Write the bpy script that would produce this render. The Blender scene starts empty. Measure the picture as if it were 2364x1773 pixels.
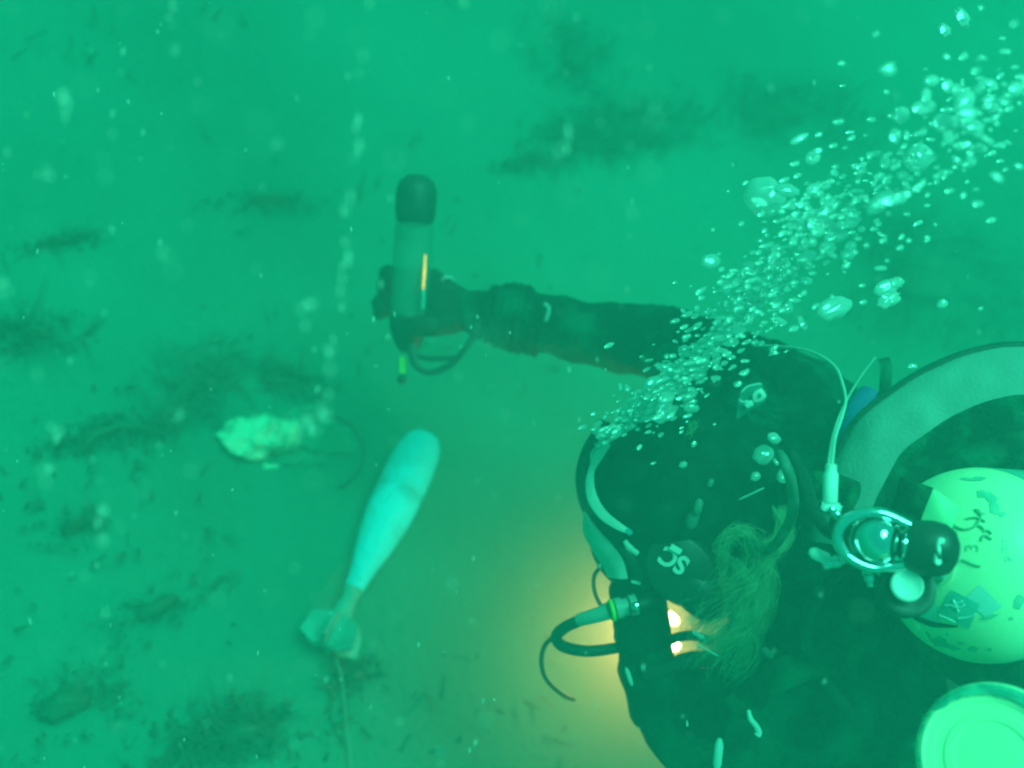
import bpy, bmesh, math, random
from mathutils import Vector, Matrix, noise
random.seed(7)
R = math.radians
PI = math.pi
scn = bpy.context.scene
COL = scn.collection

# ------------------------------------------------------------------ camera
FPX = 2535.0                      # focal length in photo pixels (photo 2364 x 1773)
UPC = Vector((.33, .42, .85)).normalized()      # world up, seen in camera axes
H = 1.82                          # camera height above the seabed
Yc = UPC.cross(Vector((1, 0, 0))).normalized()
Xc = Yc.cross(UPC).normalized()
MC = Matrix((Xc, Yc, UPC))        # camera axes -> world axes
CAM = Vector((0, 0, H))
cam = bpy.data.cameras.new('camera')
cam_o = bpy.data.objects.new('camera', cam)
COL.objects.link(cam_o)
cam_o.matrix_world = Matrix.Translation(CAM) @ MC.to_4x4()
cam.sensor_width = 36
cam.lens = 36 * FPX / 2364
cam.clip_start = .02
cam.clip_end = 200
cam.dof.use_dof = True
cam.dof.focus_distance = 1.12
cam.dof.aperture_fstop = 2.8
scn.camera = cam_o

def P(px, py, d):                 # photo pixel + real distance (m) along the view -> world point
    return CAM + MC @ Vector(((px - 1182) / FPX * d, -(py - 886.5) / FPX * d, -d))
def D(x, y, z):                   # direction in camera axes (right, up, towards camera) -> world
    return (MC @ Vector((x, y, z))).normalized()
def S(px, py, z=0):               # photo pixel -> point on the seabed
    v = P(px, py, 1) - CAM
    return CAM + v * ((z - H) / v.z)

# ------------------------------------------------------------------ light
SUN_DIR = D(.42, .50, .76)        # towards the sun
w = bpy.data.worlds.new('World'); scn.world = w; w.use_nodes = True
nt = w.node_tree; bg = nt.nodes['Background']
sky = nt.nodes.new('ShaderNodeTexSky'); sky.sky_type = 'NISHITA'; sky.sun_disc = False
sky.sun_elevation = math.asin(SUN_DIR.z); sky.sun_rotation = math.atan2(SUN_DIR.x, SUN_DIR.y)
flt = nt.nodes.new('ShaderNodeMix'); flt.data_type = 'RGBA'; flt.blend_type = 'MULTIPLY'
flt.inputs[0].default_value = 1   # daylight after several metres of green water
flt.inputs[7].default_value = (.02, .95, .44, 1)
nt.links.new(sky.outputs[0], flt.inputs[6]); nt.links.new(flt.outputs[2], bg.inputs[0])
bg.inputs[1].default_value = .15
sl = bpy.data.lights.new('sun', 'SUN'); sl.energy = 5.0; sl.angle = R(30); sl.color = (.075, 1.0, .61)
so = bpy.data.objects.new('sun', sl); COL.objects.link(so)
so.rotation_euler = SUN_DIR.to_track_quat('Z', 'Y').to_euler()
scn.view_settings.view_transform = 'Standard'; scn.view_settings.look = 'None'
scn.view_settings.exposure = 0.46; scn.view_settings.gamma = 1
scn.cycles.volume_bounces = 2; scn.cycles.max_bounces = 8; scn.cycles.transparent_max_bounces = 24
scn.cycles.use_denoising = True
scn.cycles.filter_width = 2.0
scn.cycles.sample_clamp_indirect = 6

# ------------------------------------------------------------------ materials
def mat(name, col, rough=.6, metal=0, col2=None, scale=20, bump=0, bscale=None, fac=(.4, .6), trans=0, ior=1.45, alpha=1, detail=5, spec=.5):
    m = bpy.data.materials.new(name); m.use_nodes = True
    t = m.node_tree; b = t.nodes['Principled BSDF']
    b.inputs['Base Color'].default_value = (*col, 1)
    b.inputs['Roughness'].default_value = rough
    b.inputs['Metallic'].default_value = metal
    b.inputs['Transmission Weight'].default_value = trans
    b.inputs['IOR'].default_value = ior
    b.inputs['Alpha'].default_value = alpha
    b.inputs['Specular IOR Level'].default_value = spec
    tc = t.nodes.new('ShaderNodeTexCoord')
    if col2:
        n = t.nodes.new('ShaderNodeTexNoise'); n.inputs['Scale'].default_value = scale; n.inputs['Detail'].default_value = detail
        r = t.nodes.new('ShaderNodeValToRGB')
        r.color_ramp.elements[0].position = fac[0]; r.color_ramp.elements[1].position = fac[1]
        r.color_ramp.elements[0].color = (*col, 1); r.color_ramp.elements[1].color = (*col2, 1)
        t.links.new(tc.outputs['Object'], n.inputs['Vector']); t.links.new(n.outputs['Fac'], r.inputs[0])
        t.links.new(r.outputs[0], b.inputs['Base Color'])
    if bump:
        n2 = t.nodes.new('ShaderNodeTexNoise'); n2.inputs['Scale'].default_value = bscale or scale * 4; n2.inputs['Detail'].default_value = 4
        bp = t.nodes.new('ShaderNodeBump'); bp.inputs['Strength'].default_value = bump; bp.inputs['Distance'].default_value = .01
        t.links.new(tc.outputs['Object'], n2.inputs['Vector']); t.links.new(n2.outputs['Fac'], bp.inputs['Height'])
        t.links.new(bp.outputs[0], b.inputs['Normal'])
    return m

M = {}
M['sand'] = mat('silty_sand', (.020, .25, .185), .95, col2=(.010, .13, .09), scale=1.1, bump=.9, bscale=45, fac=(.36, .66), detail=9)
M['film'] = mat('pale_algae_film', (.02, .12, .08), .9, col2=(.02, .17, .11), scale=5)
M['weed'] = mat('dark_seaweed', (.02, .095, .06), .8, col2=(.03, .15, .10), scale=14)
M['suit'] = mat('black_neoprene', (.003, .008, .007), .8, col2=(.006, .085, .058), scale=17, bump=.9, bscale=90, fac=(.47, .64), detail=9, spec=.2)
M['glove'] = mat('dark_glove_rubber', (.012, .014, .013), .7, col2=(.026, .022, .02), scale=30, bump=.4, bscale=90, spec=.25)
M['hood'] = mat('smooth_black_hood', (.003, .007, .007), .7, col2=(.006, .022, .018), scale=35, bump=.25, bscale=120, spec=.2)
M['skin'] = mat('skin', (.55, .36, .27), .6, col2=(.48, .28, .2), scale=12)
M['hair'] = mat('blond_hair', (.36, .54, .32), .6, col2=(.18, .30, .17), scale=40)
M['hose_green'] = mat('dull_hose', (.14, .21, .17), .5, col2=(.08, .13, .11), scale=30)
M['rubber'] = mat('black_rubber', (.016, .017, .018), .5, col2=(.03, .03, .03), scale=30, bump=.15)
M['knob'] = mat('black_plastic', (.02, .022, .022), .42, col2=(.035, .037, .036), scale=25)
M['white'] = mat('white_plastic', (.72, .74, .70), .45, col2=(.6, .62, .58), scale=30)
M['strap'] = mat('pale_silicone', (.46, .56, .50), .45, col2=(.36, .45, .41), scale=24)
M['clear_grey'] = mat('clear_grey_silicone', (.32, .40, .37), .35, col2=(.24, .31, .29), scale=18)
M['chrome'] = mat('chrome', (.72, .74, .75), .12, metal=1, col2=(.6, .62, .62), scale=30)
M['cream'] = mat('chipped_cream_paint', (.95, .90, .56), .35, col2=(.86, .84, .50), scale=7, bump=.05, spec=.4)
M['teal_paint'] = mat('teal_paint', (.12, .42, .36), .4, col2=(.25, .5, .42), scale=22, bump=.05)
M['grey_nylon'] = mat('grey_nylon', (.30, .35, .33), .75, col2=(.25, .29, .28), scale=8, bump=.2, bscale=260)
M['black_nylon'] = mat('black_nylon', (.006, .014, .010), .8, col2=(.014, .12, .07), scale=26, bump=.6, bscale=120, fac=(.46, .66), spec=.2)
M['chip'] = mat('bare_metal_chip', (.16, .48, .36), .6, col2=(.3, .6, .45), scale=60)
M['worn'] = mat('worn_teal_rim', (.04, .30, .24), .6, col2=(.10, .50, .36), scale=70)
M['ink'] = mat('faded_green_ink', (.16, .42, .22), .6, col2=(.3, .55, .35), scale=90)
M['sticker'] = mat('teal_sticker', (.10, .48, .48), .4, col2=(.22, .58, .50), scale=40)
M['sticker_pale'] = mat('pale_sticker', (.62, .78, .76), .35, col2=(.55, .7, .68), scale=20)
M['lens_blue'] = mat('royal_blue_rubber', (.05, .12, .42), .6, col2=(.04, .09, .3), scale=20)
M['practice'] = mat('light_blue_round', (.02, .80, 1.0), .8, col2=(.03, .50, .60), scale=17, bump=.7, bscale=60, fac=(.46, .72), detail=8)
M['fouled'] = mat('fouled_metal', (.06, .34, .30), .85, col2=(.10, .46, .40), scale=18, bump=.6, bscale=80)
M['shell_white'] = mat('white_encrusted_rock', (.26, .74, .52), .9, col2=(.02, .19, .12), scale=19, bump=1, bscale=60, fac=(.44, .62), detail=9)
M['snow'] = mat('pale_silt_flake', (.50, .50, .42), .9)
M['cord'] = mat('dark_cord', (.03, .04, .035), .9)
M['acrylic'] = mat('clear_acrylic', (.10, .30, .24), .35, alpha=.28, spec=.2)
M['lime'] = mat('lime_plastic', (.35, .62, .05), .5)

def emis(name, col, s):
    m = bpy.data.materials.new(name); m.use_nodes = True; t = m.node_tree
    b = t.nodes['Principled BSDF']; b.inputs['Base Color'].default_value = (*col, 1)
    b.inputs['Emission Color'].default_value = (*col, 1); b.inputs['Emission Strength'].default_value = s
    return m
M['glint'] = emis('painted_torch_glint', (1, .52, .10), 1.3)  # emission imitates torchlight reflected on the sample tube, no light stick there
M['lamp'] = emis('lit_torch_lens', (1, .72, .34), 14)

def bubble_mat(name, a, tr):
    m = bpy.data.materials.new(name); m.use_nodes = True; t = m.node_tree
    t.nodes.clear()
    o = t.nodes.new('ShaderNodeOutputMaterial')
    g = t.nodes.new('ShaderNodeBsdfGlossy'); g.inputs['Roughness'].default_value = .22; g.inputs['Color'].default_value = (.95, 1, .97, 1)
    df = t.nodes.new('ShaderNodeBsdfDiffuse'); df.inputs['Color'].default_value = (.8, .85, .82, 1)
    tl = t.nodes.new('ShaderNodeBsdfTranslucent'); tl.inputs['Color'].default_value = (.8, .85, .82, 1)
    tp = t.nodes.new('ShaderNodeBsdfTransparent')
    lw = t.nodes.new('ShaderNodeLayerWeight'); lw.inputs[0].default_value = .35
    mp = t.nodes.new('ShaderNodeMapRange'); mp.inputs[3].default_value = tr; mp.inputs[4].default_value = .05
    t.links.new(lw.outputs['Facing'], mp.inputs[0])
    m1 = t.nodes.new('ShaderNodeMixShader'); m1.inputs[0].default_value = .45
    m2 = t.nodes.new('ShaderNodeMixShader'); m2.inputs[0].default_value = a
    m3 = t.nodes.new('ShaderNodeMixShader')
    t.links.new(df.outputs[0], m1.inputs[1]); t.links.new(tl.outputs[0], m1.inputs[2])
    t.links.new(m1.outputs[0], m2.inputs[1]); t.links.new(g.outputs[0], m2.inputs[2])
    t.links.new(mp.outputs[0], m3.inputs[0]); t.links.new(m2.outputs[0], m3.inputs[1]); t.links.new(tp.outputs[0], m3.inputs[2])
    t.links.new(m3.outputs[0], o.inputs['Surface'])
    return m
M['bubble'] = bubble_mat('air_bubble_skin', .35, .22)
M['bubble_thin'] = bubble_mat('thin_air_bubble_skin', .4, .45)

# ------------------------------------------------------------------ helpers
def tag(o, label=None, cat=None, group=None, kind=None):
    if label: o['label'] = label
    if cat: o['category'] = cat
    if group: o['group'] = group
    if kind: o['kind'] = kind
    return o
def thing(name, loc, label, cat, group=None):
    o = bpy.data.objects.new(name, None); COL.objects.link(o)
    o.location = loc; o.empty_display_size = .05
    return tag(o, label, cat, group)
def wloc(o):
    v = Vector((0, 0, 0))
    while o: v += o.location; o = o.parent
    return v

def frame(o, z, x=None):          # 4x4 placing local z along z
    z = z.normalized(); x = x or Vector((.31, .2, .93))
    x = (x - z * x.dot(z))
    if x.length < 1e-4: x = Vector((1, 0, 0)); x = x - z * x.dot(z)
    x.normalize(); y = z.cross(x)
    m = Matrix((x, y, z)).transposed().to_4x4(); m.translation = o
    return m

def catmull(pts, n=8):
    pts = [Vector(p) for p in pts]; out = []
    for i in range(len(pts) - 1):
        p0 = pts[i - 1] if i else pts[i] * 2 - pts[i + 1]
        p1, p2 = pts[i], pts[i + 1]
        p3 = pts[i + 2] if i + 2 < len(pts) else pts[i + 1] * 2 - pts[i]
        for k in range(n):
            t = k / n
            out.append(.5 * ((2 * p1) + (p2 - p0) * t + (2 * p0 - 5 * p1 + 4 * p2 - p3) * t * t + (3 * p1 - p0 - 3 * p2 + p3) * t ** 3))
    out.append(pts[-1]); return out

class MB:
    def __init__(s): s.v = []; s.f = []
    def add(s, vs, fs):
        k = len(s.v); s.v += vs; s.f += [tuple(i + k for i in f) for f in fs]; return s
    def tube(s, pts, r, n=10, caps=True, flat=None):
        pts = [Vector(p) for p in pts]; m = len(pts)
        rr = r if isinstance(r, (list, tuple)) else [r] * m
        if len(rr) != m: rr = [rr[min(len(rr) - 1, int(i / (m - 1) * (len(rr) - 1)))] + (rr[min(len(rr) - 1, int(i / (m - 1) * (len(rr) - 1)) + 1)] - rr[min(len(rr) - 1, int(i / (m - 1) * (len(rr) - 1)))]) * ((i / (m - 1) * (len(rr) - 1)) % 1) for i in range(m)]
        vs = []; fs = []; prev = None
        for i, p in enumerate(pts):
            t = (pts[min(i + 1, m - 1)] - pts[max(i - 1, 0)]).normalized()
            if prev is None:
                a = Vector(flat[0]) if flat else (Vector((0, 0, 1)) if abs(t.z) < .9 else Vector((1, 0, 0)))
            else: a = prev
            a = (a - t * a.dot(t)).normalized(); b = t.cross(a); prev = a
            kf = flat[1] if flat else 1
            for k in range(n):
                an = 2 * PI * k / n
                vs.append(p + (a * math.cos(an) * kf + b * math.sin(an)) * rr[i])
        for i in range(m - 1):
            for k in range(n):
                fs.append((i * n + k, i * n + (k + 1) % n, (i + 1) * n + (k + 1) % n, (i + 1) * n + k))
        if caps: fs.append(tuple(range(n))[::-1]); fs.append(tuple((m - 1) * n + k for k in range(n)))
        return s.add(vs, fs)
    def lathe(s, prof, mt, n=40, capends=True, sx=1, sy=1):
        vs = []; fs = []
        for r, z in prof:
            for k in range(n):
                an = 2 * PI * k / n; vs.append(mt @ Vector((r * math.cos(an) * sx, r * math.sin(an) * sy, z)))
        for i in range(len(prof) - 1):
            for k in range(n):
                fs.append((i * n + k, i * n + (k + 1) % n, (i + 1) * n + (k + 1) % n, (i + 1) * n + k))
        if capends: fs.append(tuple(range(n))[::-1]); fs.append(tuple((len(prof) - 1) * n + k for k in range(n)))
        return s.add(vs, fs)
    def ball(s, mt, rx, ry, rz, n=20, m=12, nz=0, ns=3, seed=0):
        vs = []; fs = []
        for i in range(m + 1):
            th = PI * i / m
            for k in range(n):
                an = 2 * PI * k / n
                u = Vector((math.sin(th) * math.cos(an), math.sin(th) * math.sin(an), math.cos(th)))
                q = 1 + nz * noise.noise(u * ns + Vector((seed, seed * .7, 0))) if nz else 1
                vs.append(mt @ Vector((u.x * rx * q, u.y * ry * q, u.z * rz * q)))
        for i in range(m):
            for k in range(n):
                fs.append((i * n + k, (i + 1) * n + k, (i + 1) * n + (k + 1) % n, i * n + (k + 1) % n))
        return s.add(vs, fs)
    def box(s, mt, x, y, z, bev=.15):
        bm = bmesh.new(); bmesh.ops.create_cube(bm, size=1)
        for v in bm.verts: v.co = Vector((v.co.x * x, v.co.y * y, v.co.z * z))
        bmesh.ops.bevel(bm, geom=bm.edges[:], offset=min(x, y, z) * bev, segments=2, affect='EDGES')
        bm.verts.index_update()
        s.add([mt @ v.co for v in bm.verts], [tuple(v.index for v in f.verts) for f in bm.faces]); bm.free(); return s
    def build(s, name, m, parent=None, loc=None, smooth=True, weld=0):
        o0 = wloc(parent) if parent else (Vector(loc) if loc is not None else Vector((0, 0, 0)))
        me = bpy.data.meshes.new(name); me.from_pydata([tuple(v - o0) for v in s.v], [], s.f)
        bm = bmesh.new(); bm.from_mesh(me)
        bmesh.ops.remove_doubles(bm, verts=bm.verts, dist=weld or 1e-6)
        bmesh.ops.recalc_face_normals(bm, faces=bm.faces); bm.to_mesh(me); bm.free()
        if smooth:
            me.shade_smooth()
            try: me.set_sharp_from_angle(angle=R(42))
            except Exception: pass
        me.materials.append(m)
        o = bpy.data.objects.new(name, me); COL.objects.link(o)
        if parent: o.parent = parent
        elif loc is not None: o.location = loc
        return o

def fuse(name, shapes, m, parent, voxel=.005, smooth=4, wr=0, wscale=14):
    """shapes: list of MB closed shapes -> ONE continuous voxel-fused surface"""
    mb = MB()
    for q in shapes: mb.add(q.v, q.f)
    o0 = wloc(parent)
    me = bpy.data.meshes.new(name); me.from_pydata([tuple(v - o0) for v in mb.v], [], mb.f)
    t = bpy.data.objects.new('tmp', me); COL.objects.link(t)
    a = t.modifiers.new('r', 'REMESH'); a.mode = 'VOXEL'; a.voxel_size = voxel
    if smooth: b = t.modifiers.new('s', 'SMOOTH'); b.iterations = smooth; b.factor = .6
    dg = bpy.context.evaluated_depsgraph_get(); dg.update()
    nm = bpy.data.meshes.new_from_object(t.evaluated_get(dg)); bpy.data.objects.remove(t)
    nm.name = name
    if wr:
        ns = [v.normal.copy() for v in nm.vertices]
        for v, n_ in zip(nm.vertices, ns):
            q = v.co
            h = noise.ridged_multi_fractal(Vector((q.x * wscale, q.y * wscale, q.z * wscale * 1.6)), .8, 2.1, 3, .9, 2) - 1.2
            v.co = q + n_ * (h * wr)
    nm.shade_smooth(); nm.materials.clear(); nm.materials.append(m)
    o = bpy.data.objects.new(name, nm); COL.objects.link(o); o.parent = parent
    return o
def limb(pts, n=16, steps=5):     # pts: (px,py,d,r) tapered limb with round ends
    c = catmull([P(*p[:3]) for p in pts], steps); k = len(c)
    rs = []
    for i in range(k):
        f = i / steps; j = min(int(f), len(pts) - 2); rs.append(pts[j][3] + (pts[j + 1][3] - pts[j][3]) * (f - j))
    mb = MB().tube(c, rs, n)
    for e in (0, -1): mb.ball(Matrix.Translation(c[e]), rs[e] * .995, rs[e] * .995, rs[e] * .995, 16, 10)
    return mb
def text_mesh(s, size, ext=0, bold=0):
    cu = bpy.data.curves.new('t', 'FONT'); cu.body = s; cu.size = size; cu.extrude = ext; cu.offset = bold * size; cu.align_x = 'CENTER'; cu.align_y = 'CENTER'
    o = bpy.data.objects.new('t', cu); COL.objects.link(o)
    dg = bpy.context.evaluated_depsgraph_get(); dg.update()
    me = bpy.data.meshes.new_from_object(o.evaluated_get(dg)); bpy.data.objects.remove(o)
    bm = bmesh.new(); bm.from_mesh(me); bmesh.ops.triangulate(bm, faces=bm.faces); bmesh.ops.subdivide_edges(bm, edges=bm.edges[:], cuts=1, use_grid_fill=True)
    bm.verts.index_update()
    r = ([v.co.copy() for v in bm.verts], [tuple(v.index for v in f.verts) for f in bm.faces]); bm.free(); return r

# ------------------------------------------------------------------ seabed
def seabed():
    n = 230; vs = []; fs = []
    c = S(1300, 800)
    def ax(i): u = 2 * i / (n - 1) - 1; return math.copysign(abs(u) ** 2.6, u) * 13 + u * 2
    for j in range(n):
        for i in range(n):
            x = c.x + ax(i); y = c.y + ax(j)
            z = .035 * noise.noise(Vector((x * 1.6, y * 1.6, 0))) + .014 * noise.noise(Vector((x * 6, y * 6, 3))) + .005 * noise.noise(Vector((x * 22, y * 22, 7)))
            z += .3 * noise.noise(Vector((x * .22, y * .22, 5))) * min(1, max(0, (math.hypot(x - c.x, y - c.y) - 2) / 4))
            vs.append(Vector((x, y, z - .02)))
    for j in range(n - 1):
        for i in range(n - 1): fs.append((j * n + i, j * n + i + 1, (j + 1) * n + i + 1, (j + 1) * n + i))
    mb = MB(); mb.add(vs, fs)
    return tag(mb.build('seabed', M['sand']), kind='structure')
seabed()

def weed_clump(px, py, rx, ry, nb, label, hmax=.07, ang=0):
    c = S(px, py); mb = MB()
    ex = (S(px + 50, py) - c) / 50; ey = (S(px, py + 50) - c) / 50
    ca, sa = math.cos(ang), math.sin(ang)
    # low rough mat of holdfasts
    n = 30; m = 9; vs = []; fs = []
    for i in range(m + 1):
        for k in range(n):
            a = 2 * PI * k / n; q = i / m * (1 + .45 * noise.noise(Vector((math.cos(a) * 1.7, math.sin(a) * 1.7, px * .01))))
            u = q * math.cos(a) * rx * .3; v = q * math.sin(a) * ry * .3
            u, v = u * ca - v * sa, u * sa + v * ca
            p = c + ex * u + ey * v
            p.z = .02 * (1 - (i / m) ** 2) + .012 * noise.noise(p * 14) - (.03 if i == m else 0)
            vs.append(p)
    for i in range(m):
        for k in range(n): fs.append((i * n + k, i * n + (k + 1) % n, (i + 1) * n + (k + 1) % n, (i + 1) * n + k))
    mb.add(vs, fs)
    for _ in range(int(nb * 1.5)):
        q = random.gauss(0, .52); r_ = random.gauss(0, .52)
        if abs(q) > 1.05 or abs(r_) > 1.05 or noise.noise(Vector((q * 2.2, r_ * 2.2, px * .01))) < -.12: continue
        u, v = q * rx * ca - r_ * ry * sa, q * rx * sa + r_ * ry * ca
        p = c + ex * u + ey * v; p.z = -.01
        h = hmax * random.uniform(.2, 1) * math.exp(-(q * q + r_ * r_) * .8)
        wd = random.uniform(.0015, .005); a = random.uniform(0, 2 * PI)
        t = Vector((math.cos(a), math.sin(a), 0)); lean = Vector((random.gauss(0, .9), random.gauss(0, .9), 0))
        vs = []
        for k in range(4):
            f = k / 3; b = p + Vector((0, 0, h * f)) + lean * h * f * f
            vs += [b - t * wd * (1 - f * .8), b + t * wd * (1 - f * .8)]
        mb.add(vs, [(0, 1, 3, 2), (2, 3, 5, 4), (4, 5, 7, 6)])
    o = mb.build('seaweed_clump', M['weed'], loc=c, smooth=False)
    return tag(o, label, 'seaweed', 'dark seaweed clumps on the seabed')
weed_clump(430, 900, 190, 85, 700, 'dark weed clump around the left side of the white encrusted rock', .07, -.5)
weed_clump(640, 880, 140, 50, 350, 'dark weed tuft directly above the white encrusted rock', .05, .1)
weed_clump(90, 770, 130, 50, 400, 'dark weed clump at the left edge of the photo, above the rock', .06)
weed_clump(230, 1000, 160, 40, 260, 'thin curved weed patch left of the white encrusted rock', .03, -.3)
weed_clump(560, 1690, 260, 90, 700, 'wide dark weed patch at the bottom, below the blue round', .05, -.3)
weed_clump(150, 1620, 240, 110, 300, 'thin low weed patch on the silt in the bottom left corner', .025, -.4)
weed_clump(360, 1400, 200, 70, 220, 'thin low weed patch left of the tail fins of the blue round', .02, -.5)
weed_clump(820, 1560, 90, 50, 180, 'small weed tuft beside the tail fins of the blue round', .03)
weed_clump(1420, 300, 210, 70, 600, 'large dark weed bank at the top centre, above the sample tube', .10, -.15)
weed_clump(1800, 250, 260, 90, 500, 'broad dark weed bank at the top, left of the highest bubbles', .10, .1)
weed_clump(1330, 120, 130, 80, 300, 'small weed clump at the very top centre', .08, .6)
weed_clump(1250, 370, 110, 26, 200, 'narrow weed streak at the lower left foot of the top centre bank', .05, -.1)
weed_clump(170, 1210, 110, 40, 100, 'faint weed tuft on bare silt at lower left', .03, -.3)
weed_clump(620, 460, 160, 24, 160, 'narrow weed streak on bare silt left of the tube cap', .03)
weed_clump(2140, 640, 260, 150, 500, 'dark weed bed right of the bubbles, above the jacket', .12, .3)
weed_clump(130, 560, 170, 24, 140, 'narrow weed streak on bare silt near the left edge', .03, -.2)

# sparse short algae growing in drifts all over the silt
mb = MB(); k = 0
while k < 900:
    x, y = random.uniform(-100, 2450), random.uniform(-100, 1880)
    p = S(x, y); q = noise.noise(Vector((p.x * 2.1, p.y * 2.1, 2))) + .6 * noise.noise(Vector((p.x * 6, p.y * 6, 9)))
    q += .16 if (x < 900 and y > 700) else 0
    k += 1
    if q < .10 + random.uniform(-.12, .2): continue
    p.z = -.012; h = random.uniform(.006, .024); a = random.uniform(0, 2 * PI); t = Vector((math.cos(a), math.sin(a), 0)) * random.uniform(.002, .006)
    l_ = Vector((random.gauss(0, .9), random.gauss(0, .9), 1)) * h
    mb.add([p - t, p + t, p + l_ + t * .5 + Vector((0, 0, .01)), p + l_ - t * .5 + Vector((0, 0, .01))], [(0, 1, 2, 3)])
tag(mb.build('algae_cover', M['film'], loc=S(1182, 886), smooth=False), 'sparse short dark algae growing in drifts over the silt', 'algae', kind='stuff')
# broken shell and grit
mb = MB()
for k in range(220):
    p = S(random.uniform(-50, 2400), random.uniform(-50, 1850)); p.z = random.uniform(-.02, -.005); r_ = random.uniform(.0015, .006)
    mb.ball(frame(p, Vector((random.gauss(0, .4), random.gauss(0, .4), 1))), r_, r_ * random.uniform(.4, 1), r_ * .4, 7, 5, nz=.6, seed=k)
tag(mb.build('shell_grit', mat('shell_grit', (.12, .4, .3), .9, col2=(.03, .14, .09), scale=9), loc=S(1182, 886)), 'broken shell and grit scattered over the silt', 'shell grit', kind='stuff')

# rock
def rock():
    c = S(622, 1012); c.z = .01
    t = thing('encrusted_rock', c, 'white encrusted rock lying among dark weed left of the blue round', 'rock')
    ex = (S(900, 1005) - c).normalized()
    mb = MB(); mt = frame(c, Vector((0, 0, 1)), ex)
    mb.ball(mt, .088, .043, .026, 110, 60, nz=.16, ns=2.0, seed=3.1)
    for v in mb.v:
        q = (v - c); a = q.normalized()
        v += a * .006 * noise.noise(v * 38) + a * .004 * noise.noise(v * 95) + a * .003 * noise.noise(v * 220)
        dx = q.dot(mt.to_3x3() @ Vector((1, 0, 0)))
        if dx > .03: v -= Vector((0, 0, (dx - .03) * .35))
    mb.build('rock_body', M['shell_white'], t)
    mb = MB()
    mt2 = frame(c + ex * .055 - Vector((0, 0, .015)), Vector((0, 0, 1)), ex)
    mb.ball(mt2, .095, .058, .028, 48, 26, nz=.4, ns=3, seed=8)
    mb.build('silted_base', mat('silted_rock', (.05, .36, .26), .95, col2=(.02, .20, .14), scale=14, bump=.6), t)
rock()
c = S(630, 1078); MB().ball(frame(c, Vector((0, 0, 1)), S(700, 1070) - c), .02, .007, .006, 24, 12, nz=.5, ns=3).build('shell', M['shell_white'], loc=c)
o = COL.objects[-1]; tag(o, 'small pale shell on the silt just below the encrusted rock', 'shell')
c = S(1012, 1200)
# thin bent cable curling right of the rock
pts = catmull([S(745, 955, .01), S(800, 975, .03), S(835, 1020, .04), S(838, 1065, .035), S(815, 1105, .02), S(780, 1128, .0)], 8)
tag(MB().tube(pts, .0022, 6).build('cable', M['cord'], loc=pts[0]), 'thin dark cable curling over the silt right of the encrusted rock', 'cable')
pts = catmull([S(180, 1050, .0), S(215, 1010, .015), S(270, 985, .02), S(330, 985, .01), S(380, 1000, 0)], 8)
tag(MB().tube(pts, .003, 6).build('weed_stalk', M['weed'], loc=pts[0]), 'thin arched dark weed stalk left of the encrusted rock', 'seaweed')

# ------------------------------------------------------------------ practice mortar round
def mortar():
    nose = P(985, 1003, 1.98); tail = P(775, 1450, 1.80)
    nose = S(985, 1003, .045); tail = S(752, 1496, .035)
    ax = (tail - nose); L = ax.length; ax.normalize()
    t = thing('mortar_round', (nose + tail) / 2 - Vector((0, 0, .04)), 'light blue mortar round with silted tail fins lying on the seabed', 'mortar round')
    mt = frame(nose, ax, Vector((0, 0, 1)))
    pr = [(.001, 0), (.014, .001), (.025, .006), (.034, .02), (.0395, .042), (.0425, .075), (.043, .11), (.042, .125)]
    mb = MB().lathe(pr, mt, 40); mb.build('nose_section', M['practice'], t)
    pr = [(.0400, .1252), (.0425, .128), (.0425, .155), (.0395, .185), (.0350, .215), (.0295, .245), (.024, .27), (.0195, .292), (.0170, .315)]
    mb = MB().lathe(pr, mt, 40); mb.build('body', M['practice'], t)
    mb = MB().lathe([(.0405, .1245), (.0407, .1265)], mt, 40); mb.build('groove_ring', M['fouled'], t)
    mb = MB().lathe([(.0168, .315), (.0160, .32), (.0135, L - .085), (.016, L - .08), (.017, L - .005), (.013, L)], mt, 24)
    for v in mb.v: v += Vector((0, 0, 1)) * .002 * noise.noise(v * 60)
    mb.build('tail_boom', M['fouled'], t)
    R3 = mt.to_3x3()
    for k in range(6):
        a = k * PI / 3 + .3
        u = R3 @ Vector((math.cos(a), math.sin(a), 0)); nn = ax.cross(u)
        mb = MB(); th = .0022
        out = [(.014, L - .062), (.048, L - .044), (.054, L - .008), (.026, L + .002), (.014, L - .004)]
        vs = [nose + u * r_ + ax * z_ + nn * th * sg for sg in (-1, 1) for r_, z_ in out]
        m_ = len(out)
        fs = [tuple(range(m_))[::-1], tuple(range(m_, 2 * m_))] + [(i, (i + 1) % m_, m_ + (i + 1) % m_, m_ + i) for i in range(m_)]
        mb.add(vs, fs); mb.build('fin', M['fouled'], t, smooth=False)
    mb = MB().ball(frame(nose + ax * (L - .04) - Vector((0, 0, .005)), ax), .022, .021, .026, 28, 18, nz=.6, ns=3)
    mb.build('silt_crust', M['fouled'], t)
mortar()
pts = catmull([S(775, 1520, .02), S(788, 1560, .03), S(795, 1620, .02), S(802, 1700, .01), S(815, 1800, .01), S(840, 1900, .0)], 8)
tag(MB().tube(pts, .0016, 6).build('cord', mat('pale_cord', (.08, .34, .26), .9), loc=pts[0]), 'thin pale cord trailing down from the tail fins of the blue round', 'cord')

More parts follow.
